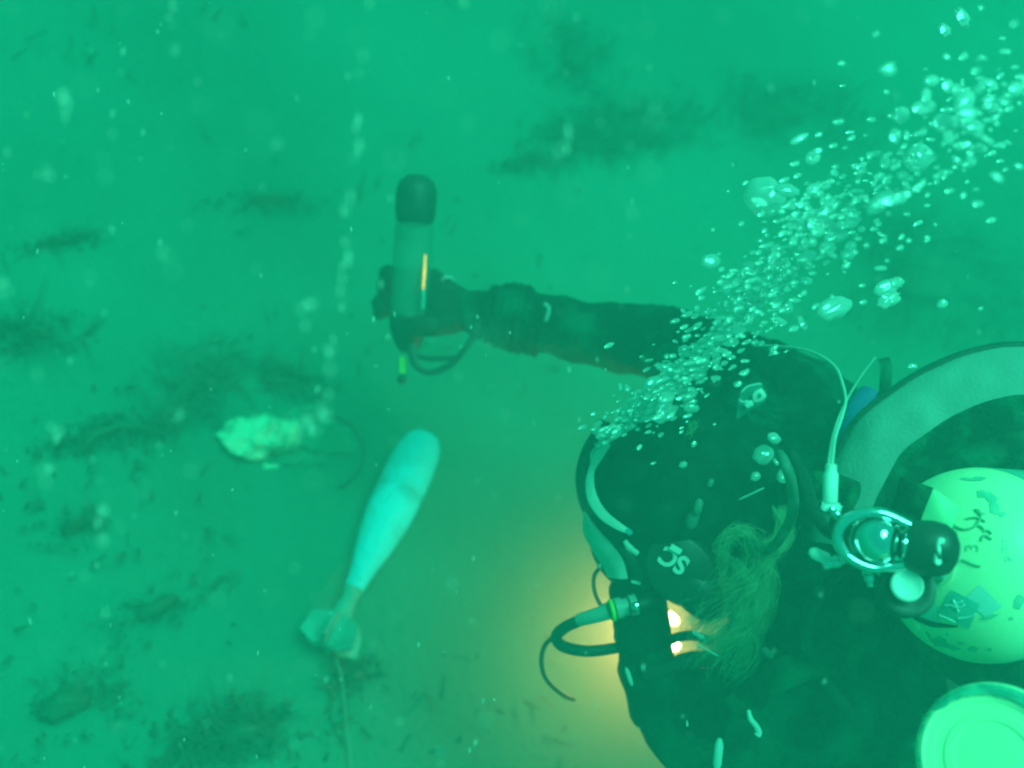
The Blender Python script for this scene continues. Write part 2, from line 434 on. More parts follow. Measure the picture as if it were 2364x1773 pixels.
# ------------------------------------------------------------------ the diver
person = thing('person', P(2330, 1330, 1.95), 'diver in black suit and hood leaning forward, right arm stretched out to a clear tube', 'person')
body_shapes = [
    limb([(2450, 1350, 1.80, .15), (2250, 1330, 1.64, .145), (2050, 1300, 1.50, .15), (1900, 1290, 1.42, .13)], 24),
    limb([(1990, 1170, 1.55, .09), (1890, 1130, 1.47, .11), (1920, 1300, 1.44, .14), (1930, 1480, 1.42, .135), (1960, 1640, 1.42, .12)], 24),
    limb([(1860, 1260, 1.42, .075), (1740, 1210, 1.40, .062), (1620, 1150, 1.39, .060)]),         # neck
    limb([(1860, 1020, 1.48, .10), (1800, 945, 1.47, .088), (1650, 850, 1.53, .068), (1520, 792, 1.60, .056), (1400, 777, 1.63, .052), (1290, 754, 1.65, .0475), (1150, 728, 1.67, .038), (1060, 716, 1.68, .033)]),
    limb([(1960, 1560, 1.42, .125), (1800, 1640, 1.38, .11), (1700, 1790, 1.42, .088), (1690, 1960, 1.48, .07)]),
    limb([(1740, 1820, 1.38, .08), (1650, 1700, 1.36, .078), (1576, 1640, 1.36, .066), (1494, 1560, 1.37, .042), (1482, 1465, 1.38, .036), (1478, 1400, 1.38, .033)]),
    limb([(1850, 1010, 1.56, .08), (1760, 890, 1.58, .06)]),
    limb([(1480, 1012, 1.47, .038), (1560, 985, 1.48, .056), (1720, 960, 1.50, .08)]),
    limb([(2450, 1350, 1.85, .13), (2500, 1500, 2.0, .10), (2350, 1620, 2.05, .07)]),
    limb([(2450, 1300, 1.85, .13), (2550, 1100, 2.1, .10), (2480, 1000, 2.3, .07)]),
]
# head: face turned down and to the left
HC = P(1540, 1130, 1.36)
fwd = D(-.80, -.28, -.52); up_h = D(-.30, .05, .95); up_h = (up_h - fwd * up_h.dot(fwd)).normalized()
hm = frame(HC, up_h, fwd)         # local x = face direction, z = crown
body_shapes.append(MB().ball(hm, .098, .076, .105, 32, 20))
body_shapes.append(MB().ball(hm @ Matrix.Translation((.045, 0, -.055)), .058, .055, .065, 24, 16))
body_shapes.append(MB().ball(hm @ Matrix.Translation((.10, 0, -.03)), .018, .014, .026, 16, 10))    # nose
for sy in (-1, 1):
    body_shapes.append(MB().ball(hm @ Matrix.Translation((.0, sy * .078, -.02)), .018, .01, .03, 14, 10))  # ears
    body_shapes.append(MB().ball(hm @ Matrix.Translation((.088, sy * .031, .008)), .012, .014, .010, 14, 10))  # eyes
body_shapes.append(MB().ball(hm @ Matrix.Translation((.098, 0, -.068)), .012, .024, .010, 16, 10))  # lips
fuse('body', body_shapes, M['suit'], person, .006, 4, wr=.010, wscale=9)

# right hand: palm at the right of the tube, fingers behind it, thumb in front
hand = [limb([(1075, 718, 1.68, .031), (1040, 716, 1.68, .034), (1005, 705, 1.675, .030), (992, 676, 1.68, .026)], 16),
        limb([(1040, 735, 1.67, .026), (1000, 735, 1.67, .024)], 14)]
for y0, y1, dd, r0, tip in ((634, 628, 0, .0125, 893), (660, 654, .004, .0140, 886), (692, 690, .002, .0155, 876), (716, 712, -.004, .0145, 878)):
    hand.append(limb([(1000, y0 + 14, 1.685 + dd, r0 * 1.15), (975, y0, 1.725 + dd, r0), (930, y0, 1.738 + dd, r0), (893, y1, 1.722 + dd, r0 * .95), (tip, y1 + 10, 1.695 + dd, r0 * .85)], 14))
hand.append(limb([(1062, 690, 1.68, .018), (1030, 668, 1.68, .017), (1004, 640, 1.685, .0145)], 14))
hand.append(limb([(1035, 745, 1.66, .019), (1000, 752, 1.64, .0175), (960, 752, 1.632, .016), (928, 766, 1.640, .0135)], 14))
fuse('glove', hand, M['glove'], person, .003, 3, wr=.0015, wscale=40)
# left hand fist near the face, holding the torch
hand = [limb([(1484, 1470, 1.375, .037), (1478, 1405, 1.38, .035), (1474, 1370, 1.385, .033)], 16)]
for k in range(4):
    y = 1345 + k * 26
    hand.append(limb([(1440, y + 8, 1.365, .0135), (1470, y, 1.345, .0135), (1505, y + 2, 1.350, .0125), (1520, y + 12, 1.375, .0115)], 14))
hand.append(limb([(1440, 1400, 1.39, .017), (1432, 1360, 1.37, .015), (1455, 1330, 1.36, .0135)], 14))
fuse('glove', hand, M['glove'], person, .003, 3, wr=.0015, wscale=40)
# cuff on the right forearm: a thick folded gauntlet
def along(p, q, f): return tuple(a + (b - a) * f for a, b in zip(p, q))
mb = MB(); A_ = P(1135, 727, 1.67); B_ = P(1262, 752, 1.65); pts = [A_ + (B_ - A_) * (k / 20) for k in range(21)]
rad = [.046 + .0015 * math.sin(k * 2.3) + (.006 if 2 < k < 13 else 0) - (.008 if k > 17 else 0) for k in range(21)]
mb.tube(pts, rad, 48)
for v in mb.v: v += (v - (A_ + B_) / 2).normalized() * (.005 * noise.noise(v * 38) + .010 * noise.noise(v * 14))
mb.build('cuff', M['suit'], person)
mb = MB(); pts = catmull([P(1020, 646, 1.63), P(1028, 640, 1.625), P(1040, 641, 1.63), P(1048, 646, 1.64)], 5)
mb.tube(pts, .0022, 6); mb.build('wrist_cord', M['strap'], person)
mb = MB(); pts = catmull([P(1257, 700, 1.60), P(1268, 712, 1.597), P(1262, 735, 1.595), P(1258, 742, 1.597)], 5)
mb.tube(pts, .003, 6, flat=(D(0, 0, 1), .4)); mb.build('cuff_tab', M['clear_grey'], person)
# hood
mb = MB()
hd = [MB().ball(hm @ Matrix.Translation((-.008, 0, .004)), .107, .088, .114, 40, 26),
      MB().ball(hm @ Matrix.Translation((-.05, 0, -.06)), .085, .078, .075, 32, 20),
      limb([(1640, 1180, 1.375, .080), (1780, 1220, 1.40, .085)], 20)]
fuse('hood', hd, M['hood'], person, .005, 6, wr=.002, wscale=16)
# logo panel on the hood side below the strap: arm badge
def quad_patch(corners, n=8, bulge=0.0, flatd=None):
    a, b, c_, d_ = [Vector(q) for q in corners]; vs = []; fs = []
    nn = (b - a).cross(d_ - a).normalized()
    if nn.dot(CAM - a) < 0: nn = -nn
    for j in range(n + 1):
        for i in range(n + 1):
            u, v = i / n, j / n
            p = a * (1 - u) * (1 - v) + b * u * (1 - v) + c_ * u * v + d_ * (1 - u) * v
            vs.append(p + nn * bulge * (1 - (2 * u - 1) ** 2) * (1 - (2 * v - 1) ** 2))
    m_ = (n + 1) ** 2
    vs += [p - nn * .0015 for p in vs]
    for j in range(n):
        for i in range(n):
            k = j * (n + 1) + i; fs.append((k, k + 1, k + n + 2, k + n + 1)); fs.append(tuple(m_ + q for q in (k + n + 1, k + n + 2, k + 1, k)))
    rim = [j for j in range(n + 1)] + [(j + 1) * (n + 1) + n for j in range(n)] + [n * (n + 1) + i for i in range(n - 1, -1, -1)] + [j * (n + 1) for j in range(n - 1, 0, -1)]
    for k in range(len(rim)): a1, b1 = rim[k], rim[(k + 1) % len(rim)]; fs.append((b1, a1, a1 + m_, b1 + m_))
    return MB().add(vs, fs)

# emblem on the far shoulder
BD = 1.355
t = quad_patch([P(1700, 968, BD), P(1708, 905, BD), P(1760, 884, BD + .02), P(1768, 925, BD + .02)], bulge=.004).build('shoulder_patch', mat('dull_teal_cloth', (.03, .16, .15), .8), person)
mb = MB()
dr = [(1740, 928), (1737, 912), (1744, 903), (1757, 896), (1766, 905), (1770, 914), (1762, 923), (1750, 928)]
inner = [(1748, 920), (1747, 914), (1750, 909), (1754, 906), (1758, 911), (1759, 915), (1756, 919), (1751, 921)]
vs = [P(x, y, BD - .010) for x, y in dr] + [P(x, y, BD - .012) for x, y in inner] + [P(x, y, BD - .006) for x, y in dr] + [P(x, y, BD - .008) for x, y in inner]
fs = []
for k in range(8):
    j = (k + 1) % 8; fs += [(k, j, 8 + j, 8 + k), (16 + k, 24 + k, 24 + j, 16 + j), (k, 16 + k, 16 + j, j), (8 + k, 8 + j, 24 + j, 24 + k)]
mb.add(vs, fs); mb.build('emblem', M['white'], t)
mb = MB()
for a_ in ([(1712, 905), (1725, 893), (1745, 887), (1757, 886)], [(1706, 922), (1715, 928), (1728, 925)]):
    mb.tube(catmull([P(x, y, BD - .009) for x, y in a_], 5), .0012, 6)
mb.tube(catmull([P(1722, 938, BD - .008), P(1730, 933, BD - .009), P(1738, 929, BD - .009)], 4), .0035, 8, flat=(D(0, 0, 1), .3))
mb.build('emblem', M['sticker_pale'], t)

# hair
def hair():
    G = [([(1690, 1245), (1665, 1262), (1672, 1290), (1655, 1330), (1620, 1380), (1600, 1420)], 34, 14),
         ([(1660, 1270), (1680, 1240), (1715, 1232), (1742, 1262), (1745, 1310), (1700, 1350), (1640, 1375), (1590, 1400)], 60, 17),
         ([(1740, 1250), (1752, 1300), (1735, 1350), (1680, 1395), (1625, 1430), (1600, 1470)], 90, 22),
         ([(1742, 1260), (1768, 1340), (1758, 1400), (1725, 1450), (1690, 1490), (1668, 1545)], 70, 20),
         ([(1700, 1300), (1735, 1350), (1730, 1430), (1685, 1470), (1640, 1500), (1625, 1520)], 70, 20),
         ([(1800, 1180), (1812, 1225), (1790, 1260), (1745, 1290), (1690, 1350), (1650, 1400)], 40, 18),
         ([(1700, 1380), (1710, 1440), (1730, 1480), (1720, 1530), (1680, 1565)], 26, 12),
         ([(1590, 1010), (1600, 990), (1606, 970)], 8, 4)]
    mb = MB()
    for pts, n, sp in G:
        for _ in range(int(n * 5.5)):
            ox, oy, od = random.gauss(0, sp * .85), random.gauss(0, sp * .85), random.gauss(0, .018)
            q = []; wa, wf = random.uniform(0, 9), random.uniform(1, 3)
            for i, (x, y) in enumerate(pts):
                f = .35 + .9 * i / (len(pts) - 1)
                q.append(P(x + ox * f + 9 * math.sin(wa + wf * i), y + oy * f + 7 * math.cos(wa * 2 + wf * i), 1.285 + od * f + .03 * (i / len(pts))))
            e = random.uniform(.5, 1); c_ = catmull(q, 5); c_ = c_[:max(4, int(len(c_) * e))]; cl = random.randrange(7) * 3.1
            for k_, v in enumerate(c_):
                g_ = k_ / len(c_)
                v += noise.noise_vector(v * 16 + Vector((cl, 0, 0))) * .015 * g_ + noise.noise_vector(v * 50 + Vector((wa, 0, 0))) * .002 * g_
            mb.tube(c_, [random.uniform(.00022, .00042), .0002], 3, caps=False)
    mb.build('hair', M['hair'], person)
hair()

# ------------------------------------------------------------------ mask
def mask():
    t = thing('dive_mask', P(1400, 1150, 1.36), 'black dive mask with pale strap worn on the hooded head', 'diving mask')
    pb = catmull([P(x, y, d) for x, y, d in ((1384, 985, 1.33), (1356, 1040, 1.33), (1345, 1100, 1.335), (1356, 1160, 1.335), (1384, 1204, 1.33), (1428, 1252, 1.32), (1466, 1298, 1.315), (1482, 1335, 1.315))], 8)
    MB().tube(pb, [.004, .007, .009, .010, .010, .010, .010, .011], 14, flat=(D(0, 0, 1), 1.5)).build('frame', M['rubber'], t)
    ps = catmull([P(x, y, d) for x, y, d in ((1404, 1024, 1.275), (1382, 1052, 1.28), (1366, 1085, 1.285), (1362, 1120, 1.285), (1370, 1155, 1.28), (1392, 1188, 1.272), (1425, 1213, 1.265), (1455, 1229, 1.262))], 8)
    MB().tube(ps, [.004, .006, .004, .0055, .0065, .0062, .005, .003], 10, flat=(D(0, 0, 1), .35)).build('strap', M['strap'], t)
    ps = catmull([P(x, y, d) for x, y, d in ((1382, 1030, 1.29), (1370, 1048, 1.29), (1370, 1070, 1.285), (1364, 1100, 1.285))], 6)
    MB().tube(ps, [.003, .0042, .003], 8, flat=(D(0, 0, 1), .35)).build('strap', M['strap'], t)
    for a_ in (((1388, 972), (1378, 985), (1374, 1003)), ((1442, 1248), (1453, 1264), (1473, 1279))):
        b = MB().tube(catmull([P(x, y, 1.275) for x, y in a_], 5), [.0026, .0042, .003], 8, flat=(D(0, 0, 1), .6)).build('buckle', M['strap'], t)
    MB().box(frame(P(1452, 1227, 1.262), D(0, 0, 1), D(.7, -.7, 0)), .008, .006, .004).build('clip', M['chrome'], t)
    MB().box(frame(P(1384, 1024, 1.283), D(.1, .1, 1), D(.6, .3, 0)), .012, .007, .004).build('clip', M['chrome'], t)
    MB().box(frame(P(1388, 995, 1.30), D(-.3, .1, 1), D(.3, 1, 0)), .026, .016, .012).build('buckle_block', M['rubber'], t)
    # pale side of the mask body and nose pocket
    q = quad_patch([P(1345, 1188, 1.345), P(1352, 1245, 1.35), P(1402, 1328, 1.345), P(1450, 1328, 1.33)], bulge=.0)
    mb = MB(); n = 10; vs = []; fs = []
    L_ = catmull([P(1348, 1180, 1.325), P(1345, 1225, 1.325), P(1363, 1265, 1.33), P(1388, 1304, 1.33), P(1402, 1332, 1.325)], 4)
    R_ = catmull([P(1354, 1184, 1.315), P(1376, 1216, 1.31), P(1408, 1252, 1.31), P(1438, 1292, 1.305), P(1450, 1336, 1.305)], 4)
    for a, b in zip(L_, R_):
        for k in range(9):
            f = k / 8; vs.append(a.lerp(b, f) + D(0, 0, 1) * .008 * math.sin(f * PI))
        for k in range(9):
            f = 1 - k / 8; vs.append(a.lerp(b, f) - D(0, 0, 1) * .02 * math.sin(f * PI) - D(0, 0, 1) * .002)
    for i in range(len(L_) - 1):
        for k in range(18): fs.append((i * 18 + k, i * 18 + (k + 1) % 18, (i + 1) * 18 + (k + 1) % 18, (i + 1) * 18 + k))
    fs += [tuple(range(18))[::-1], tuple((len(L_) - 1) * 18 + k for k in range(18))]
    mb.add(vs, fs).build('clear_skirt', M['strap'], t)
    MB().ball(frame(P(1425, 1280, 1.375), D(-.5, -.3, .8), D(.5, -.8, 0)), .05, .028, .03, 24, 16).build('lens_housing', M['rubber'], t)
    MB().ball(frame(P(1496, 1295, 1.32), D(.1, 0, 1), D(.2, 1, 0)), .022, .012, .012, 20, 14).build('purge_valve', M['clear_grey'], t)
mask()

# ------------------------------------------------------------------ regulator
def hose(t, pts, r, m, name='hose', n=10):
    return MB().tube(catmull([P(*p) for p in pts], 10), r, n).build(name, m, t)
def regulator():
    t = thing('regulator', P(1590, 1300, 1.33), 'black second stage with white lettering and its hoses, in front of the hooded face', 'regulator')
    m0 = frame(P(1572, 1312, 1.285), D(-.12, -.1, 1), D(.62, -.78, 0))
    pr = [(.002, -.03), (.034, -.026), (.045, -.012), (.046, .0), (.041, .012), (.026, .018), (.002, .0195)]
    MB().lathe(pr, m0, 44, sx=1.12, sy=.86).build('second_stage', M['knob'], t)
    m1 = frame(P(1608, 1362, 1.285), D(-.2, -.1, 1), D(.62, -.78, 0))
    MB().ball(m1, .040, .026, .022, 28, 18).build('exhaust_tee', M['knob'], t)
    vs, fs = text_mesh('SC', .026, .0006, .035)
    # lettering reads upside down from here, tilted
    mt = frame(P(1556, 1292, 1.2645), D(-.12, -.1, 1), D(-.86, .50, 0))
    MB().add([mt @ Vector((v.x * 1.1, v.y * 1.15, v.z)) for v in vs], fs).build('lettering', M['white'], t, smooth=False)
    MB().box(frame(P(1560, 1268, 1.259), D(-.12, -.1, 1), D(.86, -.5, 0)), .014, .007, .0012).build('lettering', M['white'], t)
    # hose looping from the second stage round to the first stage
    hose(t, [(1640, 1330, 1.34), (1715, 1300, 1.33), (1785, 1262, 1.26), (1828, 1190, 1.18), (1828, 1120, 1.13), (1812, 1070, 1.12), (1800, 1050, 1.16)], .0058, M['hose_green'])
    hose(t, [(1545, 1360, 1.33), (1510, 1378, 1.31), (1480, 1395, 1.30), (1440, 1402, 1.30)], .0085, M['rubber'], 'swivel_elbow')
    for (x, y, r_) in ((1462, 1397, .0125), (1442, 1402, .0105), (1428, 1404, .0125)):
        MB().lathe([(.003, -.005), (r_, -.004), (r_, .004), (.003, .005)], frame(P(x, y, 1.295), D(-.97, -.2, .1)), 20).build('swivel_collar', M['clear_grey'], t)
    MB().lathe([(.004, -.0025), (.0135, -.002), (.0135, .002), (.004, .0025)], frame(P(1413, 1409, 1.295), D(-.97, -.2, .1)), 20).build('ring', M['lime'], t)
    MB().lathe([(.001, -.005), (.005, -.004), (.006, .0), (.004, .005), (.001, .006)], frame(P(1468, 1401, 1.278), D(.2, .1, 1)), 16).build('hose_nut', M['chrome'], t)
    hose(t, [(1408, 1409, 1.30), (1385, 1418, 1.305), (1350, 1428, 1.315), (1335, 1432, 1.32)], [.0105, .0095, .0085, .0075], M['clear_grey'], 'hose_sleeve')
    hose(t, [(1345, 1430, 1.32), (1305, 1448, 1.33), (1284, 1470, 1.34), (1300, 1492, 1.35), (1350, 1503, 1.36), (1410, 1498, 1.37), (1450, 1488, 1.38)], .0072, M['rubber'])
    hose(t, [(1392, 1302, 1.36), (1372, 1330, 1.35), (1374, 1370, 1.34), (1395, 1408, 1.32), (1422, 1428, 1.31)], .0024, M['rubber'], 'bungee')
    hose(t, [(1290, 1462, 1.34), (1258, 1490, 1.37), (1250, 1530, 1.40), (1262, 1570, 1.43), (1300, 1605, 1.47), (1325, 1615, 1.50)], .0030, M['rubber'], 'bungee')
    hose(t, [(1545, 1478, 1.36), (1570, 1470, 1.34), (1600, 1468, 1.34), (1640, 1480, 1.35)], .006, M['rubber'])
    hose(t, [(1490, 1556, 1.33), (1550, 1538, 1.32), (1590, 1524, 1.32), (1650, 1520, 1.33)], .010, M['rubber'])
regulator()

# ------------------------------------------------------------------ torch
def torch():
    lp = P(1500, 1462, 1.74); d = D(.12, -.10, -.98)
    t = thing('dive_torch', lp, 'lit torch shining warm yellow light below the hooded head', 'torch')
    mt = frame(lp, d)
    MB().lathe([(.002, -.30), (.018, -.298), (.020, -.29), (.020, -.05), (.024, -.012), (.026, .0), (.0235, .002), (.0235, -.006), (.002, -.007)], mt, 28, capends=True).build('torch_body', M['knob'], t)
    MB().ball(frame(P(1552, 1428, 1.60), D(.2, .1, 1)), .0075, .012, .006, 18, 12).build('lens', M['lamp'], t)
    MB().ball(frame(P(1556, 1492, 1.60), D(.2, .1, 1), D(1, .2, 0)), .010, .007, .006, 18, 12).build('lens', M['lamp'], t)
    l = bpy.data.lights.new('torch_beam', 'SPOT'); l.energy = 1.2; l.color = (1, .44, .13); l.spot_size = R(120); l.spot_blend = .8; l.shadow_soft_size = .02
    o = bpy.data.objects.new('torch_beam', l); COL.objects.link(o); o.parent = t
    o.rotation_euler = (-d).to_track_quat('Z', 'Y').to_euler(); o.location = d * .02 + D(1, 0, 0) * .01
    l = bpy.data.lights.new('torch_glow', 'POINT'); l.energy = 5.5; l.color = (1, .50, .18); l.shadow_soft_size = .02
    o = bpy.data.objects.new('torch_glow', l); COL.objects.link(o); o.parent = t; o.location = P(1490, 1462, 1.77) - lp
torch()

# ------------------------------------------------------------------ sample tube in the right hand
def sample_tube():
    top = P(964, 404, 1.66); bot = P(940, 812, 1.665); ax = (bot - top).normalized()
    t = thing('sample_tube', bot, 'clear tube with a rounded black cap gripped upright in the gloved right hand', 'sample tube')
    s = (P(964, 520, 1.66) - top).length
    mt = frame(top, ax, D(1, 0, 0))
    MB().lathe([(.002, .0), (.016, .002), (.0255, .010), (.0305, .022), (.031, .035), (.031, .048), (.0305, .060), (.027, .072), (.018, .0785), (.002, .080)], mt, 44).build('cap', M['rubber'], t)
    L = (bot - top).length
    MB().lathe([(.0285, .0752), (.0298, .0752), (.0298, L - .05), (.0285, L - .05), (.0285, .0752)], mt, 44, capends=False).build('clear_barrel', M['acrylic'], t)
    MB().lathe([(.026, L - .06), (.030, L - .052), (.029, L - .035), (.020, L - .012), (.012, L), (.002, L + .002)], mt, 32).build('end_plug', M['rubber'], t)
    MB().tube([P(982, 588, 1.62), P(980, 630, 1.62), P(977, 668, 1.62)], [.0010, .0017, .0012], 8).build('torch_glint_rod', M['glint'], t)  # orange torch reflection along the barrel, built as a self-glowing sliver
    MB().tube([P(977, 668, 1.621), P(978, 690, 1.621), P(976, 712, 1.621)], .0022, 8).build('rod_end', M['teal_paint'], t)
    return t
sample_tube()
lan = thing('wrist_lanyard', P(1000, 858, 1.64), 'black looped lanyard hanging between the tube and the right wrist', 'lanyard')
MB().tube(catmull([P(948, 795, 1.645), P(958, 838, 1.64), P(978, 856, 1.64), P(1005, 858, 1.64), (P(1045, 838, 1.64)), P(1075, 803, 1.64), P(1098, 770, 1.65)], 8), [.0075, .0065, .0052, .005, .005, .0045, .006], 10, flat=(D(0, 0, 1), .4)).build('strap_loop', M['rubber'], lan)
MB().tube(catmull([P(955, 818, 1.642), P(985, 827, 1.641), P(1030, 827, 1.64), P(1052, 826, 1.64)], 6), .0045, 10, flat=(D(0, 0, 1), .4)).build('strap_bar', M['rubber'], lan)
MB().box(frame(P(1104, 766, 1.65), D(.1, 0, 1), D(.5, 1, 0)), .022, .018, .012).build('toggle', M['rubber'], lan)
clp = thing('clip_tag', P(930, 880, 1.66), 'small lime green tag with a dark ball hanging below the tube', 'tag')
MB().box(frame(P(930, 842, 1.66), D(0, 0, 1), D(1, 0, 0)), .0095, .026, .008).build('tag_body', M['lime'], clp)
MB().ball(frame(P(928, 876, 1.66), D(0, 0, 1)), .0075, .0075, .0075, 16, 10).build('ball', M['rubber'], clp)

# ------------------------------------------------------------------ tank, valve, first stage
TA = D(-.76, .08, .64)            # up the tank
TC = P(2260, 1303, 1.08)
TR = .0950; TH = .084
tm = frame(TC, TA, D(.6, .8, .3))
tank = thing('scuba_tank', TC - TA * .62, 'large scuba tank with cream painted shoulder, strapped to the back of the diver', 'scuba tank')
pr = [(TR * math.cos(a), TH * math.sin(a)) for a in [i * R(80) / 22 for i in range(23)]]
sh = MB().lathe(pr + [(.014, TH + .001)], tm, 80); shoulder = sh.build('shoulder', M['cream'], tank)
MB().lathe([(TR - .004, -.001), (TR + .0005, -.002), (TR + .0005, -.50), (TR - .01, -.53), (.03, -.545)], tm, 64).build('cylinder', M['teal_paint'], tank)
MB().lathe([(.018, TH - .004), (.018, TH + .012), (.014, TH + .016), (.014, TH + .02)], tm, 28).build('neck', M['chrome'], tank)
tmi = tm.inverted()
def onT(px, py, off=.0006):       # a mark's outline -> point on the tank shoulder
    o_ = tmi @ CAM; q = tmi @ P(px, py, 1); d_ = (q - o_).normalized()
    sc = Vector((1 / (TR + off), 1 / (TR + off), 1 / (TH + off)))
    a = Vector((o_.x * sc.x, o_.y * sc.y, o_.z * sc.z)); b = Vector((d_.x * sc.x, d_.y * sc.y, d_.z * sc.z))
    A2, B2, C2 = b.dot(b), 2 * a.dot(b), a.dot(a) - 1; dsc = B2 * B2 - 4 * A2 * C2
    if dsc < 0: dsc = 0
    return tm @ (o_ + d_ * ((-B2 - math.sqrt(dsc)) / (2 * A2)))
def t_quad(cs, name, m, par, off=.0006, n=10):
    vs = []; fs = []
    for j in range(n + 1):
        for i in range(n + 1):
            u, v = i / n, j / n
            x = cs[0][0] * (1 - u) * (1 - v) + cs[1][0] * u * (1 - v) + cs[2][0] * u * v + cs[3][0] * (1 - u) * v
            y = cs[0][1] * (1 - u) * (1 - v) + cs[1][1] * u * (1 - v) + cs[2][1] * u * v + cs[3][1] * (1 - u) * v
            vs.append(onT(x, y, off))
    for j in range(n):
        for i in range(n): k = j * (n + 1) + i; fs.append((k, k + 1, k + n + 2, k + n + 1))
    return MB().add(vs, fs).build(name, m, par)
def t_blob(cx, cy, rx, ry, rot, name, m, par, off=.0006, jag=.5, seed=0, rings=4, n=26):
    vs = [onT(cx, cy, off)]; fs = []
    for i in range(1, rings + 1):
        for k in range(n):
            a = 2 * PI * k / n; q = i / rings * (1 + jag * noise.noise(Vector((math.cos(a) * 1.8, math.sin(a) * 1.8, seed + cx * .13))))
            u, v = rx * q * math.cos(a), ry * q * math.sin(a)
            vs.append(onT(cx + u * math.cos(rot) - v * math.sin(rot), cy + u * math.sin(rot) + v * math.cos(rot), off))
    for k in range(n): fs.append((0, 1 + k, 1 + (k + 1) % n))
    for i in range(rings - 1):
        for k in range(n): fs.append((1 + i * n + k, 1 + (i + 1) * n + k, 1 + (i + 1) * n + (k + 1) % n, 1 + i * n + (k + 1) % n))
    return MB().add(vs, fs)
mb = MB()
for q in ((2272, 1140, 16, 9, .1), (2290, 1150, 16, 12, .6), (2296, 1172, 11, 15, -.2), (2312, 1186, 12, 7, .2), (2355, 1385, 12, 12, 0), (2350, 1398, 10, 8, 0), (2335, 1428, 5, 4, 0),
          (2172, 1478, 14, 6, .4), (2165, 1485, 20, 6, .5), (2142, 1465, 10, 3, .8), (2218, 1486, 9, 4, .1), (2248, 1498, 13, 5, .05), (2284, 1500, 6, 4, 0), (2186, 1465, 3, 3, 0), (2190, 1492, 26, 5, .35), (2240, 1106, 22, 3, .1), (2262, 1104, 14, 4, .1)):
    b = t_blob(*q, '', None, None); mb.add(b.v, b.f)
mb.build('paint_chips', M['chip'], shoulder)
def t_text(s, cx, cy, size, rot, name, m, sx=1):
    vs, fs = text_mesh(s, 1)
    c_, s_ = math.cos(rot), math.sin(rot)
    mb = MB().add([onT(cx + (v.x * sx * c_ - -v.y * s_) * size, cy + (v.x * sx * s_ + -v.y * c_) * size, .0008) for v in vs], fs)
    return mb.build(name, m, shoulder)
def t_line(pts, wd, name, m, off=.0012):
    return MB().tube(catmull([onT(x, y, off) for x, y in pts], 6), wd, 6)
t_text('3', 2246, 1265, 44, -PI / 2, 'number', M['ink'])
t_line([(2222, 1292), (2234, 1297), (2250, 1304), (2264, 1307)], .0011, '', None).build('number', M['ink'], shoulder)
mb = MB()
for q in ([(2195, 1200), (2205, 1213), (2225, 1222), (2250, 1216), (2262, 1200), (2266, 1188), (2258, 1176)], [(2180, 1225), (2192, 1216), (2205, 1215)], [(2232, 1197), (2250, 1195), (2263, 1197), (2275, 1204)],
          [(2252, 1175), (2262, 1186), (2274, 1185)], [(2256, 1212), (2266, 1216), (2272, 1222)], [(2266, 1248), (2272, 1236), (2282, 1240), (2290, 1245)], [(2272, 1226), (2282, 1225), (2290, 1232)]):
    b = t_line(q, .0011, '', None); mb.add(b.v, b.f)
mb.build('cord_wrap', M['ink'], shoulder)
t_text('TEST', 2322, 1262, 20, -PI / 2 + .1, 'stamp', M['sticker_pale'], .9)
t_text('06', 2330, 1290, 22, 0, 'stamp', M['sticker_pale'])
t_quad([(2196, 1362), (2262, 1395), (2236, 1453), (2164, 1416)], 'diamond_sticker', M['sticker'], shoulder, .0009)
mb = MB()
for q in ([(2200, 1385), (2208, 1400), (2212, 1412)], [(2182, 1398), (2200, 1396), (2222, 1388)], [(2168, 1420), (2188, 1428), (2206, 1437)], [(2212, 1428), (2235, 1425), (2252, 1418)], [(2200, 1400), (2215, 1402), (2226, 1396)]):
    b = t_line(q, .0011, '', None, .0012); mb.add(b.v, b.f)
mb.build('sticker_print', M['sticker_pale'], shoulder)
t_quad([(2262, 1350), (2315, 1400), (2275, 1425), (2225, 1385)], 'pale_sticker', M['sticker_pale'], shoulder, .0007)
t_quad([(2082, 1388), (2160, 1392), (2168, 1440), (2108, 1422)], 'teal_label', M['sticker_pale'], shoulder, .0007)
t_line([(2096, 1412), (2120, 1428), (2155, 1441), (2210, 1447)], [.0012, .0030, .0032, .0008], '', None, .001).build('strap_edge', M['rubber'], shoulder)
b = t_blob(2285, 1424, 20, 5, -.3, '', None, None, .001); b.build('mark', M['chip'], shoulder)
# inspection tag standing beside the shoulder
quad_patch([P(2155, 1127, .99), P(2216, 1172, .985), P(2190, 1240, .985), P(2122, 1212, .99)], bulge=.006).build('inspection_tag', M['lime'] if 0 else mat('pale_green_tag', (.42, .66, .36), .5, col2=(.5, .72, .45), scale=20), tank)
quad_patch([P(2078, 1100, 1.04), P(2155, 1127, 1.03), P(2122, 1212, 1.03), P(2050, 1195, 1.05)], bulge=.006).build('dark_tag', M['black_nylon'], tank)

